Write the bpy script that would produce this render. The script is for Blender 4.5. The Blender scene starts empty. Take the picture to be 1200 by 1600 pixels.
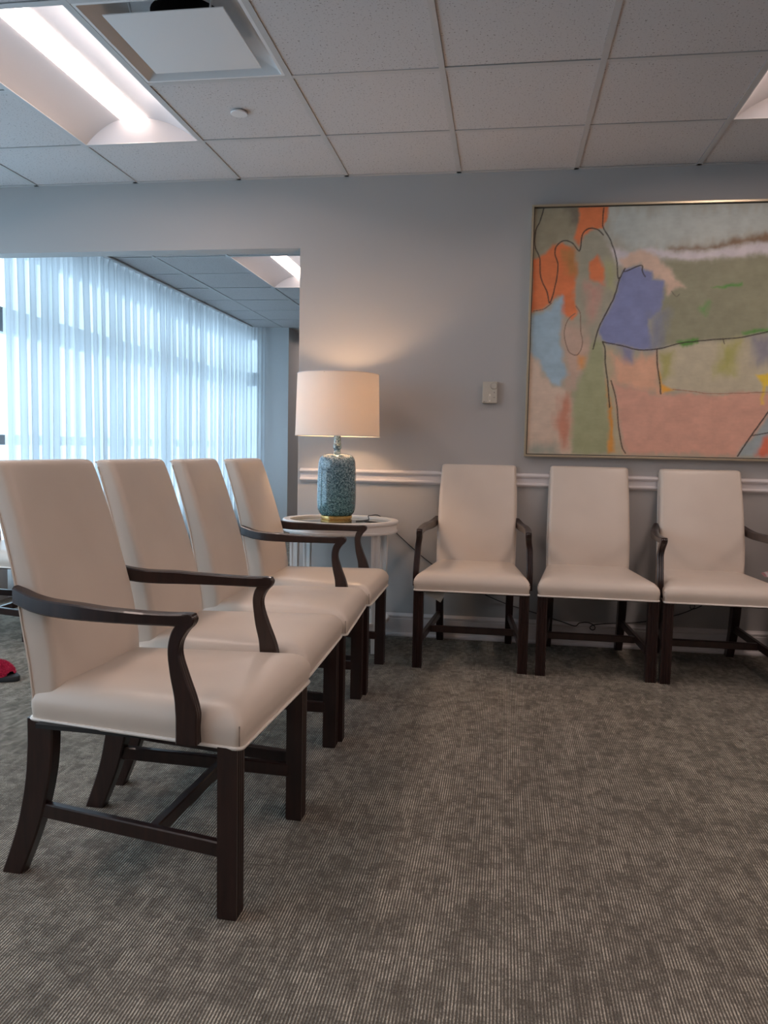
import bpy, bmesh, math, random
import numpy as np
from mathutils import Vector, Matrix
random.seed(7)
PI = math.pi
SC = bpy.context.scene
COL = SC.collection

# ---------------------------------------------------------------- camera
CAM_H = 1.0553
F = Vector((-0.14878706, 0.98550274, -0.08152766))
R = Vector((0.98835599, 0.15085956, 0.01984519))
U = Vector((-0.03185671, 0.07762565, 0.99647349))
cd = bpy.data.cameras.new('camera'); cam = bpy.data.objects.new('camera', cd); COL.objects.link(cam)
m = Matrix((( R.x, U.x, -F.x, 0), (R.y, U.y, -F.y, 0), (R.z, U.z, -F.z, CAM_H), (0, 0, 0, 1)))
cam.matrix_world = m
cd.sensor_fit = 'HORIZONTAL'; cd.sensor_width = 36.0; cd.lens = 36.0 * 1236 / 1200
cd.clip_start = 0.02
SC.camera = cam

# ---------------------------------------------------------------- sky, exposure
SKY = 3.7
w = bpy.data.worlds.new('overcast_sky'); SC.world = w; w.use_nodes = True
wn = w.node_tree.nodes; wl = w.node_tree.links
bg = wn['Background']
tc = wn.new('ShaderNodeTexCoord'); sx = wn.new('ShaderNodeSeparateXYZ'); rp = wn.new('ShaderNodeValToRGB')
wl.new(tc.outputs['Generated'], sx.inputs[0]); wl.new(sx.outputs['Z'], rp.inputs[0]); wl.new(rp.outputs[0], bg.inputs[0])
rp.color_ramp.elements[0].position = 0.0; rp.color_ramp.elements[0].color = (0.50, 0.70, 0.92, 1)
rp.color_ramp.elements[1].position = 0.35; rp.color_ramp.elements[1].color = (0.58, 0.80, 1.0, 1)
bg.inputs[1].default_value = SKY
SC.view_settings.view_transform = 'Standard'; SC.view_settings.look = 'None'
SC.view_settings.exposure = 0.0; SC.view_settings.gamma = 1.0
SC.view_settings.use_curve_mapping = False
LENS_POWER = 23.0
BULB_POWER = 150.0
LIGHT_TINT = (1.0, 0.785, 0.695)

# ---------------------------------------------------------------- materials
def mat(name, col=(.5,.5,.5), rough=.5, metal=0.0, spec=.5, coat=0.0):
    M = bpy.data.materials.new(name); M.use_nodes = True
    b = M.node_tree.nodes['Principled BSDF']
    b.inputs['Base Color'].default_value = (*col, 1); b.inputs['Roughness'].default_value = rough
    b.inputs['Metallic'].default_value = metal; b.inputs['Specular IOR Level'].default_value = spec
    b.inputs['Coat Weight'].default_value = coat
    return M
def N(M, t, **k):
    n = M.node_tree.nodes.new(t)
    for a, v in k.items(): setattr(n, a, v)
    return n
def L(M, a, b): M.node_tree.links.new(a, b)
def P(M): return M.node_tree.nodes['Principled BSDF']
def noise(M, scale, detail=2, rough=.5, coords='Object', mscale=None):
    tc = N(M, 'ShaderNodeTexCoord'); n = N(M, 'ShaderNodeTexNoise')
    n.inputs['Scale'].default_value = scale; n.inputs['Detail'].default_value = detail; n.inputs['Roughness'].default_value = rough
    if mscale:
        mp = N(M, 'ShaderNodeMapping'); mp.inputs['Scale'].default_value = mscale
        L(M, tc.outputs[coords], mp.inputs[0]); L(M, mp.outputs[0], n.inputs['Vector'])
    else: L(M, tc.outputs[coords], n.inputs['Vector'])
    return n
def ramp(M, src, stops):
    r = N(M, 'ShaderNodeValToRGB'); e = r.color_ramp.elements
    while len(e) < len(stops): e.new(0.5)
    for i, (p, c) in enumerate(stops): e[i].position = p; e[i].color = (*c, 1)
    L(M, src, r.inputs[0]); return r
def bump(M, src, strength, dist=.002):
    b = N(M, 'ShaderNodeBump'); b.inputs['Strength'].default_value = strength; b.inputs['Distance'].default_value = dist
    L(M, src, b.inputs['Height']); L(M, b.outputs[0], P(M).inputs['Normal']); return b
def math_(M, op, a, b=None, c=None, clamp=False):
    n = N(M, 'ShaderNodeMath', operation=op, use_clamp=clamp)
    for i, v in enumerate((a, b, c)):
        if v is None: continue
        if isinstance(v, (int, float)): n.inputs[i].default_value = v
        else: L(M, v, n.inputs[i])
    return n.outputs[0]

M_wall = mat('wall_paint', (.43, .415, .405), .55)
bump(M_wall, noise(M_wall, 350, 3).outputs[0], .08, .0008)
M_wall_far = mat('far_room_wall_brightened', (.64, .65, .66), .55)  # wall colour raised to stand in for daylight the far room lacks
M_trim = mat('trim_paint', (.70, .66, .66), .35)
M_tile = mat('ceiling_tile_mineral', (.58, .56, .56), .9, spec=.2)
n1 = noise(M_tile, 75, 2, .6); n2 = noise(M_tile, 125, 2, .75)
s_ = math_(M_tile, 'MULTIPLY', math_(M_tile, 'SUBTRACT', n1.outputs[0], .40, clamp=True), 1.0)
r1 = ramp(M_tile, n2.outputs[0], [(.315, (.14,.12,.11)), (.37, (.58,.555,.55)), (1, (.60,.58,.575))])
L(M_tile, r1.outputs[0], P(M_tile).inputs['Base Color']); bump(M_tile, n2.outputs[0], .25, .001)
M_grid = mat('ceiling_grid_metal', (.50, .485, .475), .45)
M_carpet = mat('carpet_loop', (.1,.1,.09), .95, spec=.1)
def build_carpet():
    M = M_carpet
    tc = N(M, 'ShaderNodeTexCoord'); s = N(M, 'ShaderNodeSeparateXYZ'); L(M, tc.outputs['Object'], s.inputs[0])
    x, y = s.outputs[0], s.outputs[1]
    # fine yarn rows running along y, gently wandering
    wob = noise(M, 1, 2, mscale=(60, 14, 1))
    xx = math_(M, 'ADD', x, math_(M, 'MULTIPLY', math_(M, 'SUBTRACT', wob.outputs[0], .5), .0022))
    st = math_(M, 'SINE', math_(M, 'MULTIPLY', xx, 2*PI/.0068))
    st = math_(M, 'MULTIPLY_ADD', st, .5, .5)
    # loops along the row
    lp = noise(M, 1, 2, .7, mscale=(420, 190, 1))
    # rectangular patches of the woven pattern
    def cell(fx, fy, ox=0.0, oy=0.0):
        cx = math_(M, 'FLOOR', math_(M, 'MULTIPLY_ADD', x, fx, ox)); cy = math_(M, 'FLOOR', math_(M, 'MULTIPLY_ADD', y, fy, oy))
        c = N(M, 'ShaderNodeCombineXYZ'); L(M, cx, c.inputs[0]); L(M, cy, c.inputs[1])
        wn_ = N(M, 'ShaderNodeTexWhiteNoise', noise_dimensions='2D'); L(M, c.outputs[0], wn_.inputs[0]); return wn_.outputs['Value']
    big = noise(M, 1, 3, .6, mscale=(9, 5, 1))
    p = math_(M, 'ADD', math_(M, 'MULTIPLY', cell(36, 34), .20), math_(M, 'MULTIPLY', cell(66, 22, .3, .4), .20))
    p = math_(M, 'ADD', p, math_(M, 'MULTIPLY', cell(70, 110, .7, .1), .22))
    p = math_(M, 'ADD', p, math_(M, 'MULTIPLY', big.outputs[0], .70))
    p = math_(M, 'MULTIPLY', math_(M, 'SUBTRACT', p, .33), 1.7, clamp=True)     # 0 plain brown, 1 clear light stripe
    k0 = math_(M, 'MULTIPLY', math_(M, 'MULTIPLY_ADD', lp.outputs[0], 1.6, -.45, clamp=True), .55)
    k = math_(M, 'MULTIPLY', st, math_(M, 'MULTIPLY_ADD', p, .8, .2))
    k = math_(M, 'MULTIPLY', k, math_(M, 'MULTIPLY_ADD', lp.outputs[0], 2.4, -.25), clamp=True)
    k = math_(M, 'MAXIMUM', k, k0)
    r = ramp(M, k, [(0, (.070,.060,.050)), (.35, (.185,.166,.138)), (1, (.66,.60,.50))])
    L(M, r.outputs[0], P(M).inputs['Base Color'])
    h = math_(M, 'ADD', st, lp.outputs[0]); bump(M, h, .7, .003)
build_carpet()
M_leather = mat('cream_leather', (.70, .60, .52), .36, spec=.5)
nl = noise(M_leather, 900, 3, .6); bump(M_leather, nl.outputs[0], .10, .0006)
nl2 = noise(M_leather, 5, 2); rl = ramp(M_leather, nl2.outputs[0], [(.3, (.66,.565,.485)), (.7, (.70,.605,.52))])
L(M_leather, rl.outputs[0], P(M_leather).inputs['Base Color'])
M_welt = mat('cream_welt', (.80, .74, .68), .4)
M_seam = mat('seam_shadow_thread', (.28, .22, .18), .6)
M_wood = mat('dark_mahogany', (.05, .022, .016), .32, coat=.22)
nw = noise(M_wood, 1, 4, .6, mscale=(60, 60, 7)); rw = ramp(M_wood, nw.outputs[0], [(.3, (.012,.005,.0045)), (.6, (.026,.010,.008)), (.85, (.042,.017,.012))])
L(M_wood, rw.outputs[0], P(M_wood).inputs['Base Color'])
M_white = mat('white_lacquer', (.74, .71, .69), .3)
M_white_plain = mat('white_enamel', (.72, .70, .69), .42)
M_refl = mat('reflector_white', (.60, .58, .59), .5)
M_duct = mat('duct_dark', (.05, .045, .045), .7)
M_brass = mat('polished_brass', (.72, .50, .20), .25, metal=1)
M_black = mat('black_rubber', (.02, .02, .022), .5)
M_plastic = mat('beige_plastic', (.52, .475, .40), .45)
M_label = mat('slot_white', (.75, .70, .62), .5)
M_ink = mat('print_dark', (.06, .05, .05), .6)
M_frame = mat('champagne_metal', (.60, .52, .38), .34, metal=.85)
M_tag = mat('grey_cloth', (.40, .40, .37), .9)
M_lining = mat('dark_dust_cover', (.02, .02, .02), .9)
# glazed ceramic with dense speckle
M_cer = mat('speckled_glaze', (.1, .2, .25), .12, coat=.6)
def build_cer():
    M = M_cer
    tc = N(M, 'ShaderNodeTexCoord'); v = N(M, 'ShaderNodeTexVoronoi'); v.inputs['Scale'].default_value = 280
    L(M, tc.outputs['Object'], v.inputs['Vector'])
    sp = N(M, 'ShaderNodeSeparateColor'); L(M, v.outputs['Color'], sp.inputs[0])
    z = N(M, 'ShaderNodeSeparateXYZ'); L(M, tc.outputs['Object'], z.inputs[0])
    n = noise(M, 110, 3, .7)
    k = math_(M, 'ADD', math_(M, 'MULTIPLY', sp.outputs[0], .6), math_(M, 'MULTIPLY', n.outputs[0], .5))
    r = ramp(M, k, [(.20, (.010,.030,.045)), (.42, (.045,.100,.125)), (.62, (.13,.24,.28)), (.90, (.30,.42,.46))])
    g = math_(M, 'MULTIPLY', z.outputs[2], 3.0, clamp=True)
    mx = N(M, 'ShaderNodeMix', data_type='RGBA', blend_type='MULTIPLY'); mx.inputs[0].default_value = 1
    r2 = ramp(M, g, [(0, (.72,1.0,.92)), (1, (.98,.92,1.06))])
    L(M, r.outputs[0], mx.inputs[6]); L(M, r2.outputs[0], mx.inputs[7]); L(M, mx.outputs[2], P(M).inputs['Base Color'])
    bump(M, n.outputs[0], .15, .001)
build_cer()
def mixmat(name): 
    M = bpy.data.materials.new(name); M.use_nodes = True; M.node_tree.nodes.clear()
    o = N(M, 'ShaderNodeOutputMaterial'); return M, o
# window glass
M_glass, o = mixmat('window_glass')
a = N(M_glass, 'ShaderNodeBsdfTransparent'); a.inputs[0].default_value = (.97,.99,.98,1); b = N(M_glass, 'ShaderNodeBsdfGlossy'); b.inputs['Roughness'].default_value = .02
f = N(M_glass, 'ShaderNodeFresnel'); f.inputs[0].default_value = 1.45; x_ = N(M_glass, 'ShaderNodeMixShader')
gg = N(M_glass, 'ShaderNodeNewGeometry'); L(M_glass, math_(M_glass, 'MULTIPLY', f.outputs[0], math_(M_glass, 'SUBTRACT', 1.0, gg.outputs['Backfacing'])), x_.inputs[0]); L(M_glass, a.outputs[0], x_.inputs[1]); L(M_glass, b.outputs[0], x_.inputs[2]); L(M_glass, x_.outputs[0], o.inputs[0])
# sheer fabric
M_sheer, o = mixmat('sheer_voile')
a = N(M_sheer, 'ShaderNodeBsdfTransparent'); a.inputs[0].default_value = (1,1,1,1)
b = N(M_sheer, 'ShaderNodeBsdfTranslucent'); b.inputs[0].default_value = (.84,.85,.86,1)
c = N(M_sheer, 'ShaderNodeBsdfDiffuse'); c.inputs[0].default_value = (.80,.83,.84,1)
x1 = N(M_sheer, 'ShaderNodeMixShader'); x1.inputs[0].default_value = .10; L(M_sheer, b.outputs[0], x1.inputs[1]); L(M_sheer, c.outputs[0], x1.inputs[2])
x2 = N(M_sheer, 'ShaderNodeMixShader'); x2.inputs[0].default_value = .80; L(M_sheer, a.outputs[0], x2.inputs[1]); L(M_sheer, x1.outputs[0], x2.inputs[2]); L(M_sheer, x2.outputs[0], o.inputs[0])
# lamp shade linen
M_shade, o = mixmat('shade_linen')
b = N(M_shade, 'ShaderNodeBsdfTranslucent'); b.inputs[0].default_value = (.95,.84,.72,1)
c = N(M_shade, 'ShaderNodeBsdfDiffuse'); c.inputs[0].default_value = (.86,.82,.77,1)
x1 = N(M_shade, 'ShaderNodeMixShader'); x1.inputs[0].default_value = .73; L(M_shade, b.outputs[0], x1.inputs[1]); L(M_shade, c.outputs[0], x1.inputs[2]); L(M_shade, x1.outputs[0], o.inputs[0])
# table inset glass: tinted pane over a dark panel
M_tglass = mat('table_glass', (.16, .19, .17), .06, spec=.8)
def emis(name, col, s):
    M, o = mixmat(name); e = N(M, 'ShaderNodeEmission'); e.inputs[0].default_value = (*col, 1); e.inputs[1].default_value = s
    L(M, e.outputs[0], o.inputs[0]); return M
M_lens = emis('troffer_lens_glow', LIGHT_TINT, LENS_POWER)
M_bulb = emis('bulb_glow', (1.0, .62, .34), BULB_POWER)
M_fluff = mat('pink_fluff', (.62, .02, .09), .95)
nf = noise(M_fluff, 160, 3, .8); rf = ramp(M_fluff, nf.outputs[0], [(.3,(.36,.008,.04)),(.7,(.75,.04,.13))]); L(M_fluff, rf.outputs[0], P(M_fluff).inputs['Base Color'])
M_pink = mat('pink_stripe_cloth', (.6,.3,.3), .9)
tcp = N(M_pink, 'ShaderNodeTexWave'); tcp.inputs['Scale'].default_value = 14; tcq = N(M_pink, 'ShaderNodeTexCoord'); L(M_pink, tcq.outputs['Object'], tcp.inputs['Vector'])
rq = ramp(M_pink, tcp.outputs[0], [(.4,(.62,.30,.30)),(.7,(.78,.62,.58))]); L(M_pink, rq.outputs[0], P(M_pink).inputs['Base Color'])

# ---------------------------------------------------------------- helpers
def link(name, me, m=None, parent=None, smooth=False, kind=None):
    o = bpy.data.objects.new(name, me); COL.objects.link(o)
    if m is not None: me.materials.append(m)
    if parent is not None: o.parent = parent
    if smooth:
        me.polygons.foreach_set('use_smooth', [True]*len(me.polygons))
    if kind: o['kind'] = kind
    return o
def mesh(name, v, f):
    me = bpy.data.meshes.new(name); me.from_pydata([tuple(p) for p in v], [], f); me.update(); return me
def tag(o, label, cat, group=None):
    o['label'] = label; o['category'] = cat
    if group: o['group'] = group
    return o
def empty(name, loc, label, cat, group=None, rz=0):
    o = bpy.data.objects.new(name, None); COL.objects.link(o); o.location = loc; o.rotation_euler = (0,0,rz)
    o.empty_display_size = .1; return tag(o, label, cat, group)
class MB:
    def __init__(s): s.v = []; s.f = []
    def add(s, v, f):
        n = len(s.v); s.v += [tuple(p) for p in v]; s.f += [tuple(i+n for i in q) for q in f]; return s
    def box(s, x0, x1, y0, y1, z0, z1, b=0.0):
        if b <= 0:
            v = [(x,y,z) for x in (x0,x1) for y in (y0,y1) for z in (z0,z1)]
            return s.add(v, [(0,1,3,2),(4,6,7,5),(0,4,5,1),(2,3,7,6),(0,2,6,4),(1,5,7,3)])
        bm = bmesh.new(); bmesh.ops.create_cube(bm, size=1)
        for q in bm.verts: q.co = Vector(((x0+x1)/2+q.co.x*(x1-x0), (y0+y1)/2+q.co.y*(y1-y0), (z0+z1)/2+q.co.z*(z1-z0)))
        bmesh.ops.bevel(bm, geom=bm.edges[:], offset=b, segments=2, affect='EDGES', profile=.6)
        bm.verts.index_update()
        s.add([q.co[:] for q in bm.verts], [[q.index for q in fc.verts] for fc in bm.faces]); bm.free(); return s
    def loft(s, rings, caps=(True, True)):
        n = len(rings[0]); v = [p for r in rings for p in r]; f = []
        for i in range(len(rings)-1):
            for j in range(n):
                a = i*n+j; b = i*n+(j+1)%n; f.append((a, b, b+n, a+n))
        if caps[0]: f.append(tuple(reversed(range(n))))
        if caps[1]: f.append(tuple(range((len(rings)-1)*n, len(rings)*n)))
        return s.add(v, f)
    def lathe(s, prof, c=(0,0), n=48, ex=1, ey=1, caps=(True,True)):
        return s.loft([[(c[0]+r*ex*math.cos(2*PI*k/n), c[1]+r*ey*math.sin(2*PI*k/n), z) for k in range(n)] for r, z in prof], caps)
    def tube(s, pts, r, n=6):
        P_ = [Vector(p) for p in pts]; rings = []
        up = Vector((0,0,1))
        for i, p in enumerate(P_):
            t = (P_[min(i+1,len(P_)-1)] - P_[max(i-1,0)]).normalized()
            a = t.cross(up if abs(t.z) < .95 else Vector((1,0,0))).normalized(); b = t.cross(a)
            rings.append([tuple(p + a*r*math.cos(2*PI*k/n) + b*r*math.sin(2*PI*k/n)) for k in range(n)])
        return s.loft(rings)
    def build(s, name, m, parent=None, smooth=False, kind=None, fix=True):
        me = mesh(name, s.v, s.f)
        if fix:
            bm = bmesh.new(); bm.from_mesh(me); bmesh.ops.recalc_face_normals(bm, faces=bm.faces[:]); bm.to_mesh(me); bm.free()
        o = link(name, me, m, parent, smooth, kind)
        if smooth: 
            try: me.set_sharp_from_angle(angle=math.radians(38))
            except Exception: pass
        return o
def spline(pts, n=8):
    P_ = [Vector(p) for p in pts]; out = []
    for i in range(len(P_)-1):
        p0 = P_[max(i-1,0)]; p1 = P_[i]; p2 = P_[i+1]; p3 = P_[min(i+2,len(P_)-1)]
        for k in range(n):
            t = k/n
            out.append(.5*((2*p1)+(-p0+p2)*t+(2*p0-5*p1+4*p2-p3)*t*t+(-p0+3*p1-3*p2+p3)*t**3))
    out.append(P_[-1]); return out
def interp(z, pts):
    if z <= pts[0][0]: return pts[0][1]
    for (a, b), (c, d) in zip(pts, pts[1:]):
        if z <= c: return b + (d-b)*(z-a)/(c-a)
    return pts[-1][1]
def smooth_curve(pts, n=6):   # (z, value) list resampled with catmull-rom
    return [(p.x, p.y) for p in spline([(a, b, 0) for a, b in pts], n)]
def copy_tree(o, parent=None):
    c = o.copy(); COL.objects.link(c); c.parent = parent
    for ch in list(o.children): copy_tree(ch, c)
    return c

# ---------------------------------------------------------------- room shell
D = 4.361; D2 = 4.475; H = 2.524; XL = -3.39; XR = 5.2; YF = -4.4; YE = 9.745; X2R = 1.2; T = .15
JX = -1.157; HZ = 2.146
floor = MB().box(XL-T, XR+T, YF-T, YE+3.7, -.05, 0).build('floor', M_carpet, kind='structure')
tag_ = lambda o, l: o.__setitem__('label', l)
tag_(floor, 'grey brown looped carpet with fine light stripes')
ceiling = MB().box(XL-T, XR+T, YF-T, YE+3.7, H+.30, H+.34).build('ceiling', M_grid, kind='structure')
wb = MB(); wb.box(JX, XR+T, D, D2, 0, H+.3); wb.box(XL, JX, D, D2, HZ, H+.3)
wall_back = wb.build('wall_back', M_wall, kind='structure'); tag_(wall_back, 'pale grey painted wall with wide opening at the left')
MB().box(XR, XR+T, YF, D, 0, H+.3).build('wall_right', M_wall, kind='structure')
MB().box(XL, XR, YF-T, YF, 0, H+.3).build('wall_front', M_wall, kind='structure')
# far room: end wall with a narrow window, a column and the wall behind it
we = MB()
we.box(XL-T, -3.30, YE, YE+T, 0, H+.3); we.box(-3.30, -3.125, YE, YE+T, 0, .30); we.box(-3.30, -3.125, YE, YE+T, 2.395, H+.3)
we.box(-3.125, -2.72, YE, YE+3.6, 0, H+.3)
we.box(-2.72, X2R+T, YE+3.5, YE+3.65, 0, H+.3)
TH = (-2.2, -1.59, YE+.5, YE+1.72)  # unseen troffer added to light the side of the column
we.box(-2.72, TH[0], YE+.02, YE+3.5, H, H+.02); we.box(TH[1], X2R, YE+.02, YE+3.5, H, H+.02); we.box(TH[0], TH[1], YE+.02, TH[2], H, H+.02); we.box(TH[0], TH[1], TH[3], YE+3.5, H, H+.02)
we.build('wall_far', M_wall_far, kind='structure')
MB().box(X2R, X2R+T, D2, YE+3.5, 0, H+.3).build('wall_right_far', M_wall, kind='structure')
# window wall on the left: low wall, mullions, transoms, panes
wl_ = MB(); wl_.box(XL-T, XL, YF, YE, 0, .30); wl_.box(XL-T, XL, YF, YE, 2.395, H+.3); wl_.box(XL-T, XL, YF, -.65, .30, 2.395)  # last box: unseen stretch made solid to hold back blue daylight
wl_.box(XL, XL+.13, D2+.001, YE-.1, 0, .22)
wl_.build('wall_left', M_wall, kind='structure')
M_alum = mat('window_frame_grey', (.42, .47, .52), .45)
ms = [-.65, 1.45, 3.55, 5.65, 7.75, YE]
for i in range(5):
    y0, y1 = ms[i], ms[i+1]
    fr = MB(); a0, a1 = XL-.10, XL-.02
    fr.box(a0, a1, y0, y0+.03, .30, 2.395); fr.box(a0, a1, y1-.03, y1, .30, 2.395)
    fr.box(a0, a1, y0+.03, y1-.03, .30, .35); fr.box(a0, a1, y0+.03, y1-.03, 2.36, 2.395)
    fr.box(a0, a1, y0+.03, y1-.03, 1.79, 1.955); fr.box(a0, a1, y0+.03, y1-.03, 1.02, 1.09)
    wnd = fr.build('window_%d' % (i+1), M_alum, kind='structure')
    for z0, z1 in ((.35, 1.02), (1.09, 1.79), (1.955, 2.36)):
        MB().box(XL-.063, XL-.057, y0+.03, y1-.03, z0, z1).build('pane', M_glass, wnd)
fr = MB(); x0, x1 = -3.30, -3.125
fr.box(x0, x0+.012, YE+.02, YE+.1, .30, 2.395); fr.box(x1-.012, x1, YE+.02, YE+.1, .30, 2.395)
fr.box(x0+.012, x1-.012, YE+.02, YE+.1, 1.80, 1.965); fr.box(x0+.012, x1-.012, YE+.02, YE+.1, .30, .35); fr.box(x0+.012, x1-.012, YE+.02, YE+.1, 2.38, 2.395)
wnd = fr.build('window_6', M_alum, kind='structure')
for z0, z1 in ((.35, 1.80), (1.965, 2.38)):
    MB().box(x0+.012, x1-.012, YE+.057, YE+.063, z0, z1).build('pane', M_glass, wnd)


# chair rail and baseboards, swept profiles
def extrude_x(prof, x0, x1):   # prof: (y out from wall, z)
    mb = MB(); n = len(prof)
    mb.add([(x0, D-a, z) for a, z in prof] + [(x1, D-a, z) for a, z in prof],
           [(i, (i+1)%n, (i+1)%n+n, i+n) for i in range(n)] + [tuple(range(n)), tuple(range(2*n-1, n-1, -1))]); return mb
rail = [(0,.853),(.006,.853),(.010,.858),(.018,.861),(.022,.866),(.022,.871),(.017,.876),(.009,.878),(.009,.900),(.012,.904),(.021,.908),(.026,.914),(.026,.920),(.020,.926),(.008,.929),(0,.930)]
tr = extrude_x(rail, JX+.017, XR).build('trim_1', M_trim, kind='structure'); tag_(tr, 'white moulded chair rail')
bb = [(0,0),(.024,0),(.026,.008),(.022,.016),(.015,.020),(.015,.098),(.012,.102),(.015,.106),(.015,.114),(.008,.122),(.005,.128),(0,.128)]
bs = extrude_x(bb, JX+.001, XR).build('baseboard_back', M_trim, kind='structure')

# ---------------------------------------------------------------- ceiling tiles and grid
S = .61
X0 = -.8989; Y0 = D-.556           # a grid crossing of the front room
XB = -2.195; YB = 7.305            # a grid crossing of the far room
def centres(o, lo, hi):            # grid lines strictly between lo and hi
    k0 = math.ceil((lo-o)/S); return [o+k*S for k in range(k0, int(math.floor((hi-o)/S))+1)]
def tile_mesh(wx, wy):
    t = .0125; mb = MB()
    a, b = wx/2-t+.004, wy/2-t+.004; a2, b2 = a-.004, b-.004
    mb.loft([[(-a2,-b2,-.001),(a2,-b2,-.001),(a2,b2,-.001),(-a2,b2,-.001)], [(-a,-b,.006),(a,-b,.006),(a,b,.006),(-a,b,.006)], [(-a,-b,.018),(a,-b,.018),(a,b,.018),(-a,b,.018)]])
    return mb
tile_cache = {}
def tiles(ox, oy, xa, xb, ya, yb, skip):
    xs = [xa]+centres(ox, xa+.02, xb-.02)+[xb]; ys = [ya]+centres(oy, ya+.02, yb-.02)+[yb]
    for i in range(len(xs)-1):
        for j in range(len(ys)-1):
            cx, cy = (xs[i]+xs[i+1])/2, (ys[j]+ys[j+1])/2
            if any(a < cx < b and c < cy < d for a, b, c, d in skip): continue
            k = (round(xs[i+1]-xs[i], 3), round(ys[j+1]-ys[j], 3))
            if k not in tile_cache:
                o = tile_mesh(*k).build('ceiling_tile', M_tile, ceiling); tile_cache[k] = o.data
            else:
                o = bpy.data.objects.new('ceiling_tile', tile_cache[k]); COL.objects.link(o); o.parent = ceiling
            o.location = (cx, cy, H+.002+random.uniform(-.0005,.0012))
    g = MB(); tw = .012
    for x in xs[1:-1]:
        yy = ys
        for y_a, y_b in zip(ys, ys[1:]):
            if any(a+.05 < x < b-.05 and c < (y_a+y_b)/2 < d for a, b, c, d in skip): continue
            g.box(x-tw, x+tw, y_a, y_b, H-.003, H+.0005); g.box(x-.002, x+.002, y_a, y_b, H, H+.03)
    for y in ys[1:-1]:
        for x_a, x_b in zip(xs, xs[1:]):
            if any(a < (x_a+x_b)/2 < b and c+.05 < y < d-.05 for a, b, c, d in skip): continue
            g.box(x_a+tw, x_b-tw, y-tw, y+tw, H-.0025, H+.0005); g.box(x_a+tw, x_b-tw, y-.002, y+.002, H, H+.03)
    e = .022
    g.box(xa, xb, yb-e, yb, H-.003, H+.0); g.box(xa, xb, ya, ya+e, H-.003, H); g.box(xa, xa+e, ya, yb, H-.003, H); g.box(xb-e, xb, ya, yb, H-.003, H)
    g.build('ceiling_grid', M_grid, ceiling)
T1 = (X0-2*S, X0-S, Y0-2*S, Y0)
T2 = (X0+3*S, X0+4*S, Y0-2*S, Y0)
EXTRA = [(X0+k*S, X0+(k+1)*S, Y0-(3*q+2)*S, Y0-3*q*S) for q in range(4) for k in (-2, 3, 7) if (q, k) not in ((0, -2), (0, 3))]  # unseen troffers added to brighten the front room
TF = (XB, XB+S, YB-2*S, YB)
TG = (XB+3*S, XB+4*S, YB-S, YB+S)  # added out of view as warm fill for the far room
V1 = (X0-S, X0, Y0-2*S, Y0-S)
tiles(X0, Y0, XL, XR, YF, D, [T1, T2, V1]+EXTRA)
tiles(XB, YB, XL, X2R, D2, YE, [TF, TG])

def troffer(rect, label):
    x0, x1, y0, y1 = rect; x0 += .012; x1 -= .012; y0 += .012; y1 -= .012
    cx, cy = (x0+x1)/2, (y0+y1)/2; hw = (x1-x0)/2; hl = (y1-y0)/2
    t = empty('ceiling_light', (cx, cy, H), label, 'light', 'recessed ceiling lights')
    h = MB(); h.box(-hw, hw, -hl, hl, .128, .135); h.box(-hw,-hw+.004,-hl,hl,-.003,.128); h.box(hw-.004,hw,-hl,hl,-.003,.128)
    h.box(-hw,hw,-hl,-hl+.004,-.003,.128); h.box(-hw,hw,hl-.004,hl,-.003,.128); h.build('housing', M_white_plain, t)
    # curved reflector wings either side of the lens
    lw = .068
    for s in (-1, 1):
        prof = []
        for k in range(13):
            q = k/12; prof.append((hw-.006 - (hw-.006-lw)*q, -.001+.082*math.sin(q*PI/2)**.85))
        mb = MB(); n = len(prof)
        mb.add([(s*a, y, z) for y in (-hl+.004, hl-.004) for a, z in prof], [(k, k+1, k+1+n, k+n) for k in range(n-1)])
        o = mb.build('reflector', M_refl, t, smooth=True, fix=False)
    # end plates curving up to the lens
    for s in (-1, 1):
        mb = MB(); n = 21; v = []
        for k in range(n):
            x = -hw+.006 + (2*hw-.012)*k/(n-1)
            q = max(0, min(1, (hw-.006-abs(x))/(hw-.006-lw))); z = -.001+.082*math.sin(q*PI/2)**.85
            v += [(x, s*(hl-.005), -.001), (x, s*(hl-.005-.075*q), z)]
        mb.add(v, [(2*k, 2*k+2, 2*k+3, 2*k+1) for k in range(n-1)]); mb.build('end_plate', M_refl, t, smooth=True, fix=False)
    lens = MB(); n = 11; v = []
    for y in (-hl+.07, hl-.07):
        for k in range(n):
            a = PI*k/(n-1); v.append((-lw*math.cos(a), y, .081-.016*math.sin(a)))
    f = [(k, k+1, k+1+n, k+n) for k in range(n-1)]
    f += [tuple(range(n)), tuple(range(2*n-1, n-1, -1))]
    lens.add(v, f); lens.build('lens', M_lens, t, smooth=True)
    return t
troffer(T1, 'long recessed ceiling light glowing above the cream chairs at the left')
troffer(T2, 'recessed ceiling light cut by the right edge, above the painting')
troffer(TF, 'glowing ceiling light of the far room seen through the wall opening')
troffer(TH, 'added ceiling light of the far room, out of sight past the column')
troffer(TG, 'added ceiling light of the far room, hidden behind the back wall')
for q, rect in enumerate(EXTRA):
    side = 'window side' if rect[0] < X0 else ('middle' if rect[0] < X0+5*S else 'far right side')
    row = ('first', 'second', 'third', 'fourth')[int(round((Y0-rect[3])/(3*S)))]
    troffer(rect, 'added ceiling light outside the picture, %s row back on the %s' % (row, side))

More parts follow.
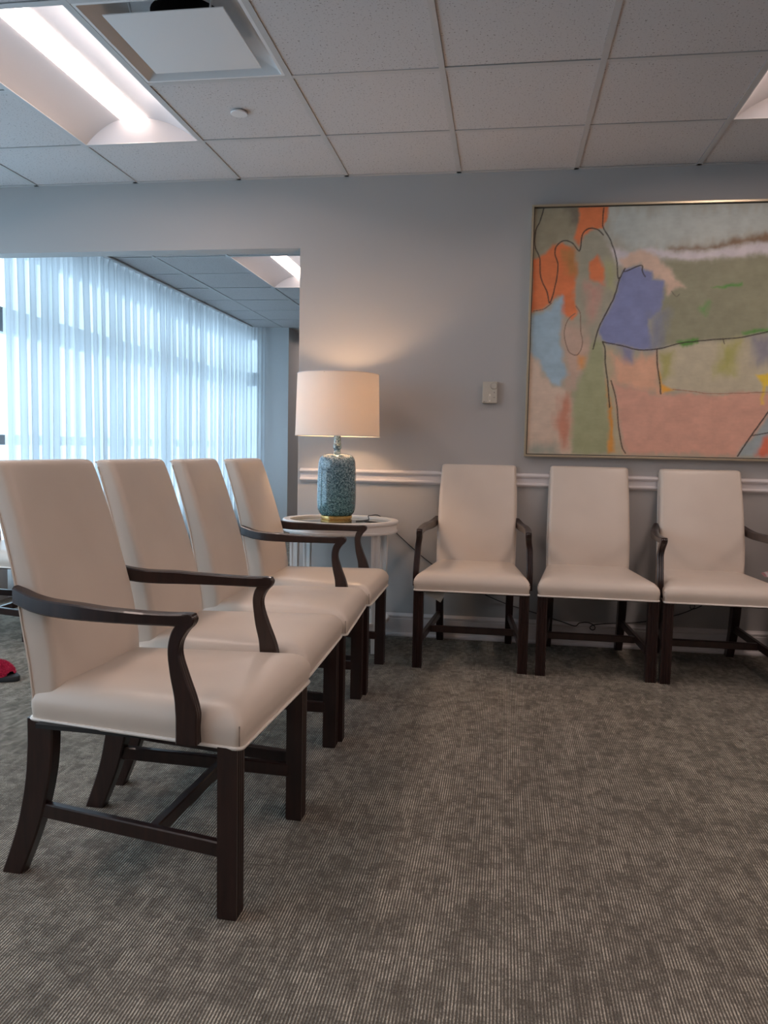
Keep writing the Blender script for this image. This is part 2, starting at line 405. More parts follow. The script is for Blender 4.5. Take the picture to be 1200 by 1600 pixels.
# air diffuser
cx, cy = (V1[0]+V1[1])/2, (V1[2]+V1[3])/2
vent = empty('air_diffuser', (cx, cy, H), 'square white ceiling air diffuser beside the long ceiling light', 'vent')
def sq(h, z, r, n=10):   # rounded square ring
    out = []
    for q in range(4):
        ax, ay = ((1,1),(-1,1),(-1,-1),(1,-1))[q]
        for k in range(n):
            a = PI/2*q + PI/2*k/(n-1); out.append((ax*(h-r)+r*math.cos(a), ay*(h-r)+r*math.sin(a), z))
    return out
h = .305-.013
mb = MB(); mb.loft([sq(h,-.002,.004), sq(h-.012,-.002,.006), sq(h-.020,.012,.01), sq(h-.045,.045,.05), sq(.22,.075,.10), sq(.17,.09,.12), sq(.13,.095,.1295)], (False, False))
mb.build('back_pan', M_white_plain, vent, smooth=True, fix=False)
mb = MB(); mb.loft([sq(.13,.095,.1295), sq(.128,.25,.1275), sq(.01,.251,.009)], (False, True)); mb.build('duct_opening', M_duct, vent, smooth=True)
mb = MB(); mb.box(-.218, .218, -.215, .215, -.004, .0, .0015); mb.build('face_plate', M_white_plain, vent)
for sx_ in (-1,1):
    for sy_ in (-1,1):
        MB().tube([(sx_*.14, sy_*.14, 0), (sx_*.155, sy_*.155, .09)], .004).build('hanger', M_grid, vent)
sp = tag(MB().lathe([(.002,-.012),(.036,-.0115),(.0385,-.009),(.0385,-.006),(.030,-.0055),(.030,.0)], n=40).build('sprinkler_cover', M_white_plain, smooth=True), 'small round white sprinkler cover plate on the ceiling', 'sprinkler')
sp.location = (-1.212, 3.495, H)

# ---------------------------------------------------------------- sheer curtains
def curtain(label, ya, yb, ret=False, seed=1):
    rnd = random.Random(seed); dy = .006; n = int((yb-ya)/dy)+1
    amp = []; ph = 0; cols = []
    path = []
    for i in range(n):
        y = ya+i*dy; path.append((y, 0))
    rows = [H-.012, 2.46, 2.40, 2.2, 1.9, 1.5, 1.1, .7, .3, .03]
    per = .135
    k1 = [rnd.uniform(.65, 1.45) for _ in range(400)]; off = [rnd.uniform(-.02, .02) for _ in range(400)]; sl = [rnd.uniform(-.02,.02) for _ in range(400)]
    v = []
    for r, z in enumerate(rows):
        t = (H-z)/H
        for i in range(n):
            y = ya+i*dy; p = (y-ya)/per; j = int(p); fq = p-j
            s = fq*fq*(3-2*fq)
            A = (k1[j]*(1-s)+k1[j+1]*s); o = (off[j]*(1-s)+off[j+1]*s); q = (sl[j]*(1-s)+sl[j+1]*s)
            ampl = .026*A*(.55+.45*min(1, t*4))
            a = 2*PI*p
            x = -3.185 + ampl*math.sin(a) + .010*math.sin(2.7*a+o*80)*t
            yy = y + (.050*A*math.sin(2*a))*(1 if t > .01 else .6) + (o+q)*t*1.2
            yy = min(max(yy, ya-.02), yb+.02)
            v.append((x, yy, z))
    f = [(r*n+i, r*n+i+1, (r+1)*n+i+1, (r+1)*n+i) for r in range(len(rows)-1) for i in range(n-1)]
    base = MB(); base.add(v, f)
    if ret:   # the fabric turns the corner in front of the narrow end window
        m_ = 46; vv = []
        for r, z in enumerate(rows):
            for i in range(m_):
                x = -3.20+.30*i/(m_-1)*.72; vv.append((x, yb+.02+.014*math.sin(i*.62)*min(1, .4+(H-z)), z))
        base.add(vv, [(r*m_+i, r*m_+i+1, (r+1)*m_+i+1, (r+1)*m_+i) for r in range(len(rows)-1) for i in range(m_-1)])
    o = base.build('sheer_curtain', M_sheer, smooth=False, fix=False)
    o.data.polygons.foreach_set('use_smooth', [True]*len(o.data.polygons))
    hd = MB().box(-3.225, -3.145, ya, yb, H-.016, H-.003).build('curtain_track', M_white_plain, o)
    return tag(o, label, 'curtain', 'sheer curtains of the far room')
curtain('white sheer curtain panel nearest the camera, along the left windows', 4.69, 7.80, seed=3)
curtain('white sheer curtain panel farther back, turning the corner by the narrow end window', 7.82, 9.62, ret=True, seed=8)

PAINT_SHAPES = [
 ((152,158,152),0.05,[(0.373,2.326),(1.213,2.321),(1.222,2.159),(0.857,2.101),(0.649,2.09),(0.5,2.093),(0.369,2.176)]),
 ((112,90,70),0.014,[(0.69,2.103),(0.857,2.111),(1.01,2.14),(1.221,2.18),(1.224,2.133),(1.012,2.108),(0.858,2.089),(0.712,2.088)]),
 ((172,166,168),0.012,[(0.382,2.122),(0.501,2.082),(0.585,2.107),(0.691,2.087),(0.858,2.086),(1.012,2.108),(1.224,2.136),(1.228,2.07),(0.963,2.052),(0.809,2.04),(0.651,2.051),(0.545,2.06),(0.461,2.023),(0.429,2.024)]),
 ((118,117,94),0.016,[(0.651,2.044),(0.809,2.036),(0.963,2.052),(1.228,2.07),(1.249,1.695),(0.985,1.642),(0.756,1.617),(0.661,1.598),(0.65,1.848),(0.677,1.934)]),
 ((175,150,130),0.012,[(0.449,2.045),(0.501,2.082),(0.543,2.103),(0.63,2.053),(0.706,1.988),(0.73,1.934),(0.786,1.895),(0.731,1.901),(0.691,1.867),(0.673,1.923),(0.601,1.984),(0.546,2.024),(0.483,1.999)]),
 ((104,111,147),0.008,[(0.468,1.989),(0.546,2.017),(0.606,1.984),(0.613,1.948),(0.672,1.934),(0.673,1.848),(0.653,1.783),(0.601,1.74),(0.63,1.587),(0.566,1.587),(0.479,1.607),(0.37,1.629),(0.359,1.67),(0.386,1.763),(0.425,1.861),(0.443,1.937)]),
 ((106,110,122),0.03,[(0.611,1.762),(0.684,1.783),(0.687,1.604),(0.619,1.593)]),
 ((128,120,98),0.03,[(-0.012,2.336),(0.233,2.33),(0.228,2.179),(0.111,2.116),(0.03,2.062),(0.0,2.151)]),
 ((100,92,78),0.02,[(0.163,2.316),(0.234,2.314),(0.228,2.233),(0.193,2.245)]),
 ((188,100,52),0.006,[(0.225,2.33),(0.373,2.326),(0.366,2.252),(0.351,2.214),(0.303,2.201),(0.266,2.173),(0.242,2.111),(0.214,2.163),(0.228,2.233)]),
 ((186,98,50),0.008,[(-0.003,2.057),(0.036,2.073),(0.073,2.095),(0.105,2.132),(0.153,2.146),(0.221,2.098),(0.227,2.016),(0.229,1.83),(0.246,1.785),(0.218,1.736),(0.158,1.786),(0.164,1.858),(0.131,1.858),(0.097,1.825),(0.056,1.8),(0.001,1.787)]),
 ((158,105,52),0.02,[(0.15,2.104),(0.209,2.114),(0.233,2.07),(0.231,1.961),(0.181,1.984)]),
 ((134,130,112),0.016,[(0.234,2.097),(0.267,2.167),(0.308,2.201),(0.358,2.176),(0.428,2.035),(0.443,1.948),(0.423,1.861),(0.351,1.697),(0.328,1.592),(0.272,1.625),(0.245,1.741),(0.229,1.83),(0.229,2.016)]),
 ((140,140,98),0.03,[(0.374,2.035),(0.417,2.035),(0.423,1.894),(0.39,1.916)]),
 ((190,102,54),0.008,[(0.297,2.037),(0.33,2.079),(0.359,2.014),(0.375,1.916),(0.302,1.958)]),
 ((160,122,108),0.03,[(0.276,1.928),(0.363,1.932),(0.343,1.741),(0.301,1.719)]),
 ((160,135,118),0.03,[(0.166,1.742),(0.269,1.697),(0.328,1.592),(0.298,1.52),(0.249,1.375),(0.193,1.391),(0.175,1.575)]),
 ((128,150,162),0.012,[(-0.003,1.759),(0.084,1.795),(0.159,1.858),(0.17,1.753),(0.156,1.631),(0.171,1.531),(0.203,1.464),(0.162,1.397),(0.114,1.424),(0.055,1.519),(0.003,1.57)]),
 ((184,124,62),0.016,[(0.255,1.553),(0.295,1.542),(0.286,1.476),(0.261,1.487)]),
 ((170,150,132),0.014,[(-0.002,1.558),(0.044,1.53),(0.068,1.463),(0.137,1.397),(0.207,1.375),(0.241,1.297),(0.25,1.043),(-0.012,1.038)]),
 ((162,108,86),0.025,[(0.168,1.318),(0.219,1.352),(0.236,1.184),(0.204,1.082),(0.151,1.183)]),
 ((128,130,118),0.03,[(-0.009,1.089),(0.149,1.081),(0.162,1.036),(-0.007,1.032)]),
 ((130,132,98),0.012,[(0.332,1.631),(0.381,1.625),(0.406,1.41),(0.432,1.047),(0.239,1.043),(0.238,1.353),(0.278,1.453),(0.303,1.531)]),
 ((176,120,38),0.008,[(0.403,1.432),(0.432,1.31),(0.465,1.059),(0.428,1.05),(0.414,1.299)]),
 ((150,140,112),0.01,[(0.381,1.62),(0.426,1.587),(0.442,1.41),(0.475,1.188),(0.514,1.049),(0.466,1.048),(0.432,1.31),(0.403,1.432)]),
 ((184,140,112),0.025,[(0.421,1.565),(0.536,1.538),(0.654,1.576),(0.683,1.362),(0.575,1.373),(0.444,1.41)]),
 ((112,112,136),0.02,[(0.457,1.609),(0.533,1.587),(0.526,1.521),(0.482,1.543)]),
 ((176,131,112),0.014,[(0.442,1.41),(0.575,1.384),(0.683,1.362),(0.894,1.368),(1.267,1.378),(1.269,1.352),(1.077,1.044),(0.516,1.049),(0.48,1.188)]),
 ((156,148,124),0.012,[(0.662,1.585),(0.756,1.609),(0.985,1.631),(1.14,1.641),(1.252,1.641),(1.267,1.384),(0.947,1.368),(0.692,1.388)]),
 ((140,136,78),0.02,[(0.673,1.565),(0.739,1.576),(0.733,1.467),(0.68,1.423)]),
 ((140,138,76),0.03,[(0.971,1.609),(1.063,1.631),(1.046,1.458),(0.952,1.468)]),
 ((116,114,120),0.03,[(1.099,1.642),(1.25,1.684),(1.26,1.502),(1.146,1.523)]),
 ((196,166,24),0.006,[(1.141,1.464),(1.262,1.47),(1.265,1.411),(1.199,1.411),(1.187,1.313),(1.178,1.313),(1.185,1.407)]),
 ((190,135,30),0.006,[(0.666,1.489),(0.685,1.412),(0.751,1.385),(0.683,1.368)]),
 ((70,122,50),0.006,[(0.904,1.903),(1.052,1.93),(1.055,1.915),(0.971,1.901)]),
 ((84,124,66),0.014,[(0.85,1.798),(0.9,1.83),(0.875,1.76)]),
 ((68,115,42),0.008,[(0.75,1.629),(0.854,1.644),(0.85,1.62),(0.783,1.598)]),
 ((74,122,50),0.008,[(1.066,1.674),(1.248,1.707),(1.25,1.679),(1.067,1.658)]),
 ((128,138,140),0.012,[(1.079,1.044),(1.146,1.149),(1.269,1.352),(1.286,1.048)]),
 ((180,90,64),0.012,[(1.172,1.046),(1.196,1.145),(1.278,1.179),(1.286,1.048)]),
]
PAINT_LINES = [
 (0.00259,(52,44,40),[(0.049,2.318),(0.029,2.248),(0.011,2.205),(0.008,2.129),(0.036,2.062),(0.045,1.963),(0.081,1.886),(0.097,1.831),(0.123,1.929),(0.131,2.028),(0.114,2.083),(0.121,2.126),(0.159,2.15),(0.203,2.136),(0.24,2.097),(0.25,2.178),(0.281,2.21),(0.325,2.204),(0.356,2.176)]),
 (0.00259,(52,44,40),[(0.353,2.311),(0.353,2.219),(0.391,2.154),(0.427,2.056),(0.442,1.953),(0.472,2.004),(0.473,1.988),(0.552,2.02),(0.56,1.99),(0.575,1.962)]),
 (0.00288,(52,44,40),[(0.448,1.958),(0.425,1.861),(0.385,1.774),(0.351,1.697),(0.328,1.592)]),
 (0.00259,(50,42,38),[(0.375,1.629),(0.479,1.607),(0.566,1.587),(0.672,1.595),(0.756,1.62),(0.839,1.631),(0.922,1.639),(1.067,1.652),(1.249,1.695)]),
 (0.00288,(52,44,38),[(0.375,1.629),(0.39,1.587),(0.393,1.521),(0.411,1.41),(0.425,1.288)]),
 (0.00259,(60,48,38),[(0.427,1.427),(0.458,1.321),(0.475,1.188),(0.496,1.088),(0.516,1.049)]),
 (0.00288,(56,42,36),[(0.651,1.587),(0.658,1.5),(0.671,1.434),(0.681,1.362)]),
 (0.00288,(44,38,36),[(1.077,1.046),(1.136,1.149),(1.268,1.363)]),
 (0.0023,(52,44,40),[(1.141,1.153),(1.278,1.179)]),
 (0.00201,(110,86,72),[(0.232,1.813),(0.255,1.774),(0.261,1.686),(0.272,1.631),(0.263,1.581),(0.239,1.559),(0.199,1.587),(0.177,1.675),(0.193,1.742),(0.228,1.775)]),
 (0.00173,(90,60,46),[(0.012,1.789),(0.067,1.8),(0.105,1.83)]),
 (0.00144,(130,84,66),[(0.74,1.385),(0.841,1.375),(0.947,1.365),(1.267,1.378)]),
 (0.00173,(90,86,72),[(0.711,1.885),(0.733,1.86),(0.749,1.871)]),
 (0.00173,(70,60,56),[(0.974,1.647),(0.984,1.618)]),
]

# ---------------------------------------------------------------- chairs
# local frame: x across, y back from the middle (front face of the seat at y=-.28), z up
DY = -.28
def plan(s, z, bulge=0.0, n=16):
    fw, bw, d0, d1, rf, rb = .272+bulge, .208+bulge, -.004-bulge, .552, .022, .02
    cx, cy = 0, .27
    cs = [(-bw, d1, rb), (-fw, d0, rf), (fw, d0, rf), (bw, d1, rb)]
    out = []; m = len(cs)
    for i in range(m):
        p = Vector(cs[i][:2]); a = (Vector(cs[i-1][:2])-p).normalized(); b = (Vector(cs[(i+1)%m][:2])-p).normalized(); r = cs[i][2]
        for k in range(8):
            t = k/7; q = p + a*r*(1-t)**2 + b*r*t**2
            out.append(q)
        nx = Vector(cs[(i+1)%m][:2]); r2 = cs[(i+1)%m][2]
        A = p+b*r; B = nx-b*r2
        for k in range(1, n):
            q = A.lerp(B, k/n)
            if bulge > 0: q = q + (b.yx*Vector((1,-1))).normalized()*0
            out.append(q)
    return [(cx+(q.x-cx)*s, cy+(q.y-cy)*s+DY, z) for q in out]
def make_seat(t):
    mb = MB(); rings = [plan(.985,.383), plan(.998,.388), plan(1.0,.392), plan(1,.405,.003), plan(1,.418,.005), plan(1,.430,.005), plan(.998,.439,.003), plan(.99,.447,.001), plan(.975,.4545), plan(.955,.460), plan(.93,.4650), plan(.89,.4695), plan(.84,.4725), plan(.77,.4748)]
    for q in (.68,.56,.44,.32,.2,.1,.02): rings.append(plan(q, .4748+.0040*(1-(q/.77)**2)))
    mb.loft(rings); mb.build('seat', M_leather, t, smooth=True)
    r = plan(1.008, .388); mb = MB(); n = len(r); 
    rr = []
    for i in range(n):
        p = Vector(r[i]); c = Vector((0, .27+DY, .388)); d = (p-c).normalized()
        rr.append([tuple(p + d*.0042*math.cos(a) + Vector((0,0,1))*.0042*math.sin(a)) for a in [2*PI*k/6 for k in range(6)]])
    rr.append(rr[0]); mb.loft(rr, (False, False)); mb.build('seat_welt', M_welt, t, smooth=True)
    for s in (-1, 1):
        mb = MB(); mb.tube([(s*(.272-.0005), DY-.0065+.006, z) for z in (.394, .405, .418, .430, .438)], .0016, 5)
        mb.build('seat_seam', M_seam, t)
    MB().box(-.235, .235, DY+.02, DY+.52, .376, .386).build('seat_frame', M_lining, t)
front = smooth_curve([(.44,.478),(.50,.478),(.58,.490),(.66,.507),(.77,.540),(.86,.568),(.93,.592),(.985,.614)])
rear = smooth_curve([(.385,.545),(.45,.55),(.52,.558),(.60,.572),(.69,.588),(.77,.606),(.85,.628),(.93,.652),(.985,.670)])
halfw = [(.38,.207),(.6,.209),(.8,.2065),(.985,.201)]
def back_ring(z, inset=0.0, dz=0.0, lowfront=None):
    df = interp(z, front) if lowfront is None else lowfront; dr = interp(z, rear); w = interp(z, halfw)-inset; df += inset; dr -= inset*.5
    rf, rb = .022, .010; out = []
    def arc(cx, cy, r, a0, a1, n=6): 
        for k in range(n): 
            a = a0+(a1-a0)*k/(n-1); out.append((cx+r*math.cos(a), cy+r*math.sin(a)+DY, z+dz))
    cr = .009
    arc(-w+rb, dr-rb, rb, PI, PI/2); 
    for k in range(1,8): out.append((-w+rb+(2*w-2*rb)*k/8, dr+DY+.003*math.sin(PI*k/8), z+dz))
    arc(w-rb, dr-rb, rb, PI/2, 0); arc(w-rf, df+rf, rf, 0, -PI/2)
    for k in range(1,16):
        q = k/16; out.append((w-rf-(2*w-2*rf)*q, df-cr*math.sin(PI*q)**.6+DY, z+dz))
    arc(-w+rf, df+rf, rf, -PI/2, -PI)
    return out
def make_back(t):
    mb = MB(); zs = [.395+.0, .43, .455, .47, .51, .55, .60, .65, .70, .75, .80, .85, .90, .94, .965, .978]
    rings = [back_ring(z) for z in zs] + [back_ring(.984,.002), back_ring(.988,.006), back_ring(.990,.011), back_ring(.991,.018)]
    mb.loft(rings); mb.build('backrest', M_leather, t, smooth=True)
    pts = []
    for s in (-1, 1):
        z_ = [.40+k*.03 for k in range(20)]; pts.append([(s*(interp(z, halfw)+.0012), interp(z, rear)-.006+DY, z) for z in z_])
    for p in pts: mb = MB(); mb.tube(p, .0026, 5); mb.build('back_welt', M_welt, t, smooth=True)
    mb = MB(); p = [(x, interp(.985, rear)+DY-.001, .984) for x in [ -.198+.396*k/12 for k in range(13)]]; mb.tube(p, .0026, 5)
    mb.build('back_welt', M_welt, t, smooth=True)
def make_legs(t):
    # front legs: straight, fluted front face
    prof = []; hw = .023
    fl_ = [(-.023,0)]
    for c in (-.012, 0, .012): fl_ += [(c-.0045,0),(c-.002,.003),(c+.002,.003),(c+.0045,0)]
    fl_ += [(.023,0),(.023,.046),(-.023,.046)]
    for s in (-1, 1):
        mb = MB(); rings = []
        for z, k in ((0,.93),(.004,1.0),(.37,1.0),(.388,1.0)):
            rings.append([(s*.250+x*k, DY+.004+(y-.023)*k+.023, z) for x, y in fl_])
        mb.loft(rings); mb.build('leg', M_wood, t)
    for s in (-1, 1):
        c = smooth_curve([(0,.612),(.07,.584),(.14,.560),(.24,.538),(.32,.530),(.388,.529)], 4)
        mb = MB(); rings = []
        for z, d in c:
            hd = .027+.007*min(1, z/.3); hx = .0185+.002*z/.38; x = s*.187; b = .004
            rings.append([(x-hx, d-hd+b+DY, z),(x-hx+b, d-hd+DY, z),(x+hx-b, d-hd+DY, z),(x+hx, d-hd+b+DY, z),(x+hx, d+hd-b+DY, z),(x+hx-b, d+hd+DY, z),(x-hx+b, d+hd+DY, z),(x-hx, d+hd-b+DY, z)])
        mb.loft(rings); mb.build('leg', M_wood, t)
    def bar(p0, p1, w, h, name):
        p0 = Vector(p0); p1 = Vector(p1); a = (p1-p0).normalized(); u = Vector((0,0,1)); s_ = a.cross(u).normalized(); b = .003
        q = [(-w/2,-h/2+b),(-w/2+b,-h/2),(w/2-b,-h/2),(w/2,-h/2+b),(w/2,h/2-b),(w/2-b,h/2),(-w/2+b,h/2),(-w/2,h/2-b)]
        MB().loft([[tuple(p+s_*x+u*z) for x, z in q] for p in (p0, p1)]).build(name, M_wood, t)
    for s in (-1, 1): bar((s*.236, DY+.045, .142), (s*.190, DY+.535, .163), .022, .036, 'side_stretcher')
    bar((-.209, DY+.235, .147), (.209, DY+.235, .147), .024, .034, 'cross_stretcher')
arm_path = [(.213,.578,.683,.040,.030),(.221,.55,.676,.038,.032),(.229,.52,.669,.037,.034),(.238,.48,.664,.036,.036),(.246,.44,.6625,.036,.036),(.255,.39,.662,.035,.036),(.2615,.33,.6605,.031,.035),(.2645,.28,.660,.029,.034),(.2645,.22,.6595,.027,.034),(.263,.16,.660,.027,.032),(.2625,.125,.6615,.028,.030),(.2625,.108,.662,.025,.029)]
post_c = [(.392,.092,.142,.274),(.444,.092,.142,.274),(.463,.092,.143,.274),(.495,.101,.146,.2735),(.54,.119,.156,.272),(.585,.134,.162,.271),(.612,.134,.162,.267),(.635,.122,.156,.264),(.650,.108,.147,.263),(.662,.103,.142,.2625),(.670,.106,.138,.2625),(.6745,.114,.132,.2625)]
def make_arm(t, s):
    P5 = []
    m_ = 6
    for i in range(len(arm_path)-1):
        p0 = arm_path[max(i-1,0)]; p1 = arm_path[i]; p2 = arm_path[i+1]; p3 = arm_path[min(i+2,len(arm_path)-1)]
        for k in range(m_):
            u = k/m_; P5.append([.5*((2*b)+(-a+c)*u+(2*a-5*b+4*c-d)*u*u+(-a+3*b-3*c+d)*u**3) for a,b,c,d in zip(p0,p1,p2,p3)])
    P5.append(list(arm_path[-1]))
    rings = []
    for i, (x, d, z, h, w) in enumerate(P5):
        a = P5[max(i-1,0)]; c = P5[min(i+1,len(P5)-1)]
        tn = Vector((c[0]-a[0], c[1]-a[1])).normalized(); nx = Vector((-tn.y, tn.x))
        if i == 0: nx = Vector((1, 0))
        if nx.x < 0: nx = -nx
        ring = []
        b = .35
        c_ = .0035; a_, h_ = w/2, h/2
        for px, pz in ((a_,-h_+c_),(a_,h_-c_),(a_-c_,h_),(0,h_+.001),(-a_+c_,h_),(-a_,h_-c_),(-a_,-h_+c_),(-a_+c_,-h_),(0,-h_),(a_-c_,-h_)):
            ring.append((s*(x+nx.x*px), d+nx.y*px+DY, z+pz))
        rings.append(ring)
    mb = MB(); mb.loft(rings); arm = mb.build('armrest', M_wood, t, smooth=True)
    res = []
    for i in range(len(post_c)-1):
        p0 = post_c[max(i-1,0)]; p1 = post_c[i]; p2 = post_c[i+1]; p3 = post_c[min(i+2,len(post_c)-1)]
        for k in range(4):
            u = k/4; res.append([.5*((2*b)+(-a+c)*u+(2*a-5*b+4*c-d)*u*u+(-a+3*b-3*c+d)*u**3) for a,b,c,d in zip(p0,p1,p2,p3)])
    res.append(list(post_c[-1]))
    rings = []
    for z, f, r, x in res:
        hx = .0146; b = .003
        # front face carries shallow reeds
        fr = [(-hx+b,0),(-.007,0),(-.005,.002),(-.003,0),(.003,0),(.005,.002),(.007,0),(hx-b,0)]
        ring = [(s*(x+a), f+y+DY, z) for a, y in fr] + [(s*(x+hx), f+b+DY, z),(s*(x+hx), r-b+DY, z),(s*(x+hx-b), r+DY, z),(s*(x-hx+b), r+DY, z),(s*(x-hx), r-b+DY, z),(s*(x-hx), f+b+DY, z)]
        rings.append(ring)
    mb = MB(); mb.loft(rings); mb.build('arm_post', M_wood, arm, smooth=True)
def make_chair(name, arms):
    t = bpy.data.objects.new(name, None); COL.objects.link(t)
    make_seat(t); make_back(t); make_legs(t)
    if arms:
        for s in (-1, 1): make_arm(t, s)
    return t
arm0 = make_chair('armchair', True); side0 = make_chair('side_chair', False)
used = set()
G1 = 'cream chairs in the row at the left'; G2 = 'cream chairs along the back wall'
def place(arms, x, y, rz, hs, label, group):
    src = arm0 if arms else side0
    if src.name not in used: used.add(src.name); o = src
    else: o = copy_tree(src)
    o.location = (x, y, 0); o.rotation_euler = (0, 0, math.radians(rz)); o.scale = (.97 if group == G1 else 1, 1, hs)
    return tag(o, label, 'chair', group)
place(True, -.82, 1.885, 87.5, 1.015, 'nearest cream leather armchair of the left row, dark curved arms', G1)
place(False, -.828, 2.418, 90.8, 1.01, 'armless cream chair right behind the nearest armchair', G1)
place(False, -.83, 2.957, 92.5, 1.005, 'armless cream chair just before the armchair beside the lamp table', G1)
place(True, -.828, 3.515, 90, 1.0, 'cream armchair standing next to the lamp table', G1)
r1 = place(True, -.138, 3.715+.28, 0, .98, 'cream armchair against the wall under the thermostat, grey flap below seat', G2)
place(False, .445, 3.705+.28, 0, .983, 'armless cream chair between two armchairs along the back wall', G2)
place(True, 1.007, 3.695+.28, 0, .98, 'cream armchair at the right edge, under the right part of the painting', G2)
place(False, 1.60, 3.71+.28, 0, .98, 'armless cream chair just past the right edge of the picture', G2)
place(False, -2.70, 4.02, 90, 1.0, 'cream chair at the far left edge, mostly hidden by the nearest armchair', 'cream chairs by the windows')
# torn lining flap hanging below the seat by the wall
fl = MB(); q = [(-.47+.02, 3.775, .383), (-.335, 3.80, .383), (-.305, 3.90, .383), (-.31, 3.86, .318), (-.335, 3.83, .338)]
pts_ = [(-.362,3.745,.384),(-.262,3.748,.384),(-.264,3.749,.355),(-.280,3.751,.324),(-.296,3.750,.334),(-.35,3.746,.362)]
fl.add(pts_ + [(x, y+.004, z) for x, y, z in pts_], [(0,1,2,3,4,5),(11,10,9,8,7,6)] + [(i,(i+1)%6,(i+1)%6+6,i+6) for i in range(6)])
flap = fl.build('lining_flap', M_tag); flap.parent = r1; flap.location = (.135, -3.995, 0); flap['label'] = 'loose grey lining flap'

# ---------------------------------------------------------------- side table
TX, TY, TZ = -.845, 4.07, .668
tb = empty('side_table', (TX, TY, 0), 'white oval side table with inset glass top under the lamp', 'table')
def ell(prof, name, m, parent, caps=(True,True), n=72):
    return MB().lathe(prof, n=n, ex=1, ey=.885, caps=caps).build(name, m, parent, smooth=True)
# rim ring with a recess for the glass
ell([(.265,.655),(.296,.655),(.303,.658),(.306,.664),(.306,.670),(.302,.675),(.268,.675),(.265,.672),(.265,.655)], 'table_rim', M_white, tb, (False,False))
ell([(.001,.656),(.2645,.656),(.2645,.662),(.001,.662)], 'glass_top', M_tglass, tb)
ell([(.285,.612),(.300,.612),(.303,.617),(.303,.622),(.297,.626),(.296,.655),(.280,.655),(.280,.612)], 'apron', M_white, tb, (False,False))
ell([(.001,.140),(.262,.140),(.268,.145),(.268,.157),(.262,.162),(.001,.162)], 'shelf', M_white, tb)
for sx_ in (-1, 1):
    for sy_ in (-1, 1):
        mb = MB(); rings = []
        for z, hw in ((0,.014),(.10,.0155),(.60,.021),(.655,.0215)):
            x = sx_*(.212+.0*z); y = sy_*.135
            g = .0035; ring = []
            rings.append([(x-hw,y-hw,z),(x-hw*.45,y-hw,z),(x-hw*.35,y-hw+g,z),(x+hw*.35,y-hw+g,z),(x+hw*.45,y-hw,z),(x+hw,y-hw,z),(x+hw,y-hw*.45,z),(x+hw-g,y-hw*.35,z),(x+hw-g,y+hw*.35,z),(x+hw,y+hw*.45,z),(x+hw,y+hw,z),(x-hw,y+hw,z)])
        mb.loft(rings); mb.build('leg', M_white, tb)

# ---------------------------------------------------------------- table lamp
LX, LY = -.861, 4.035
lamp = empty('table_lamp', (LX, LY, .6622), 'blue speckled ceramic lamp with white drum shade and brass base', 'lamp')
lamp.scale = (1.03, 1.03, 1.03)
MB().lathe([(.001,0),(.077,0),(.080,.003),(.080,.013),(.077,.015),(.070,.0155),(.070,.0185),(.077,.019),(.080,.021),(.080,.033),(.077,.036),(.001,.036)], n=64).build('base', M_brass, lamp, smooth=True)
body = [(.001,.036),(.072,.037),(.083,.043),(.092,.054),(.096,.070),(.0985,.11),(.0985,.17),(.097,.23),(.0945,.285),(.090,.315),(.080,.333),(.060,.343),(.035,.347),(.020,.350),(.0165,.356),(.0165,.366),(.021,.371),(.021,.385),(.0185,.398),(.0175,.43),(.0175,.46),(.001,.461)]
MB().lathe([(p.x, p.y) for p in spline([(a, b, 0) for a, b in body], 3)], n=64).build('ceramic_body', M_cer, lamp, smooth=True)
n = 72
sh = MB()
sh.lathe([(.2115,.432),(.2035,.742),(.2015,.742),(.2095,.432),(.2115,.432)], n=n, caps=(False,False)); shade = sh.build('lamp_shade', M_shade, lamp, smooth=True)
for r, z in ((.2122,.434),(.2042,.740)):
    ring = [(r*math.cos(2*PI*k/n), r*math.sin(2*PI*k/n), z) for k in range(n+1)]; MB().tube(ring, .0015, 5).build('shade_trim', M_refl, shade, smooth=True)
sp_ = MB()
for k in range(3):
    a = 2*PI*k/3+.4; sp_.tube([(0,0,.725),(.2035*math.cos(a), .2035*math.sin(a), .735)], .0016, 5)
sp_.tube([(0,.0,.46),(.035,0,.50),(.045,0,.60),(.03,0,.70),(0,0,.727)], .0016, 5); sp_.tube([(0,.0,.46),(-.035,0,.50),(-.045,0,.60),(-.03,0,.70),(0,0,.727)], .0016, 5)
sp_.build('harp', M_brass, lamp)
MB().lathe([(.012,.461),(.016,.463),(.016,.54),(.012,.542)], n=24).build('socket', M_brass, lamp, smooth=True)
MB().lathe([(.002,.542),(.013,.544),(.016,.56),(.028,.585),(.031,.605),(.028,.625),(.016,.640),(.002,.644)], n=24).build('bulb', M_bulb, lamp, smooth=True)

# power cord: over the table, down and along the wall
WY = D-.008
c1 = [(-.765,4.085,.6648),(-.73,4.13,.6648),(-.715,4.19,.6660),(-.73,4.26,.6775),(-.72,4.31,.6778),(-.69,4.345,.6770),(-.65,WY-.002,.650),(-.62,WY,.615),(-.583,WY,.578),(-.465,WY,.476),(-.389,WY,.418),(-.27,WY,.335),(-.147,WY,.282),(.019,WY,.215),(.204,WY,.164),(.343,WY-.016,.127),(.405,WY-.018,.110),(.428,WY-.018,.128)] + [None]*6 + [(.70,WY-.012,.142),(.779,WY,.152),(.909,WY,.186),(.985,WY,.215),(1.022,WY,.240),(1.015,WY,.258),(1.0,WY,.250),(1.005,WY,.230),(1.03,WY,.236),(1.094,WY,.265),(1.25,WY,.30),(1.5,WY,.31)]
c1 = c1[:18]+[(.47,WY-.018,.133),(.50,WY-.018,.122),(.512,WY-.018,.104),(.498,WY-.018,.093),(.484,WY-.018,.104),(.50,WY-.018,.120),(.56,WY-.018,.131)]+c1[24:]
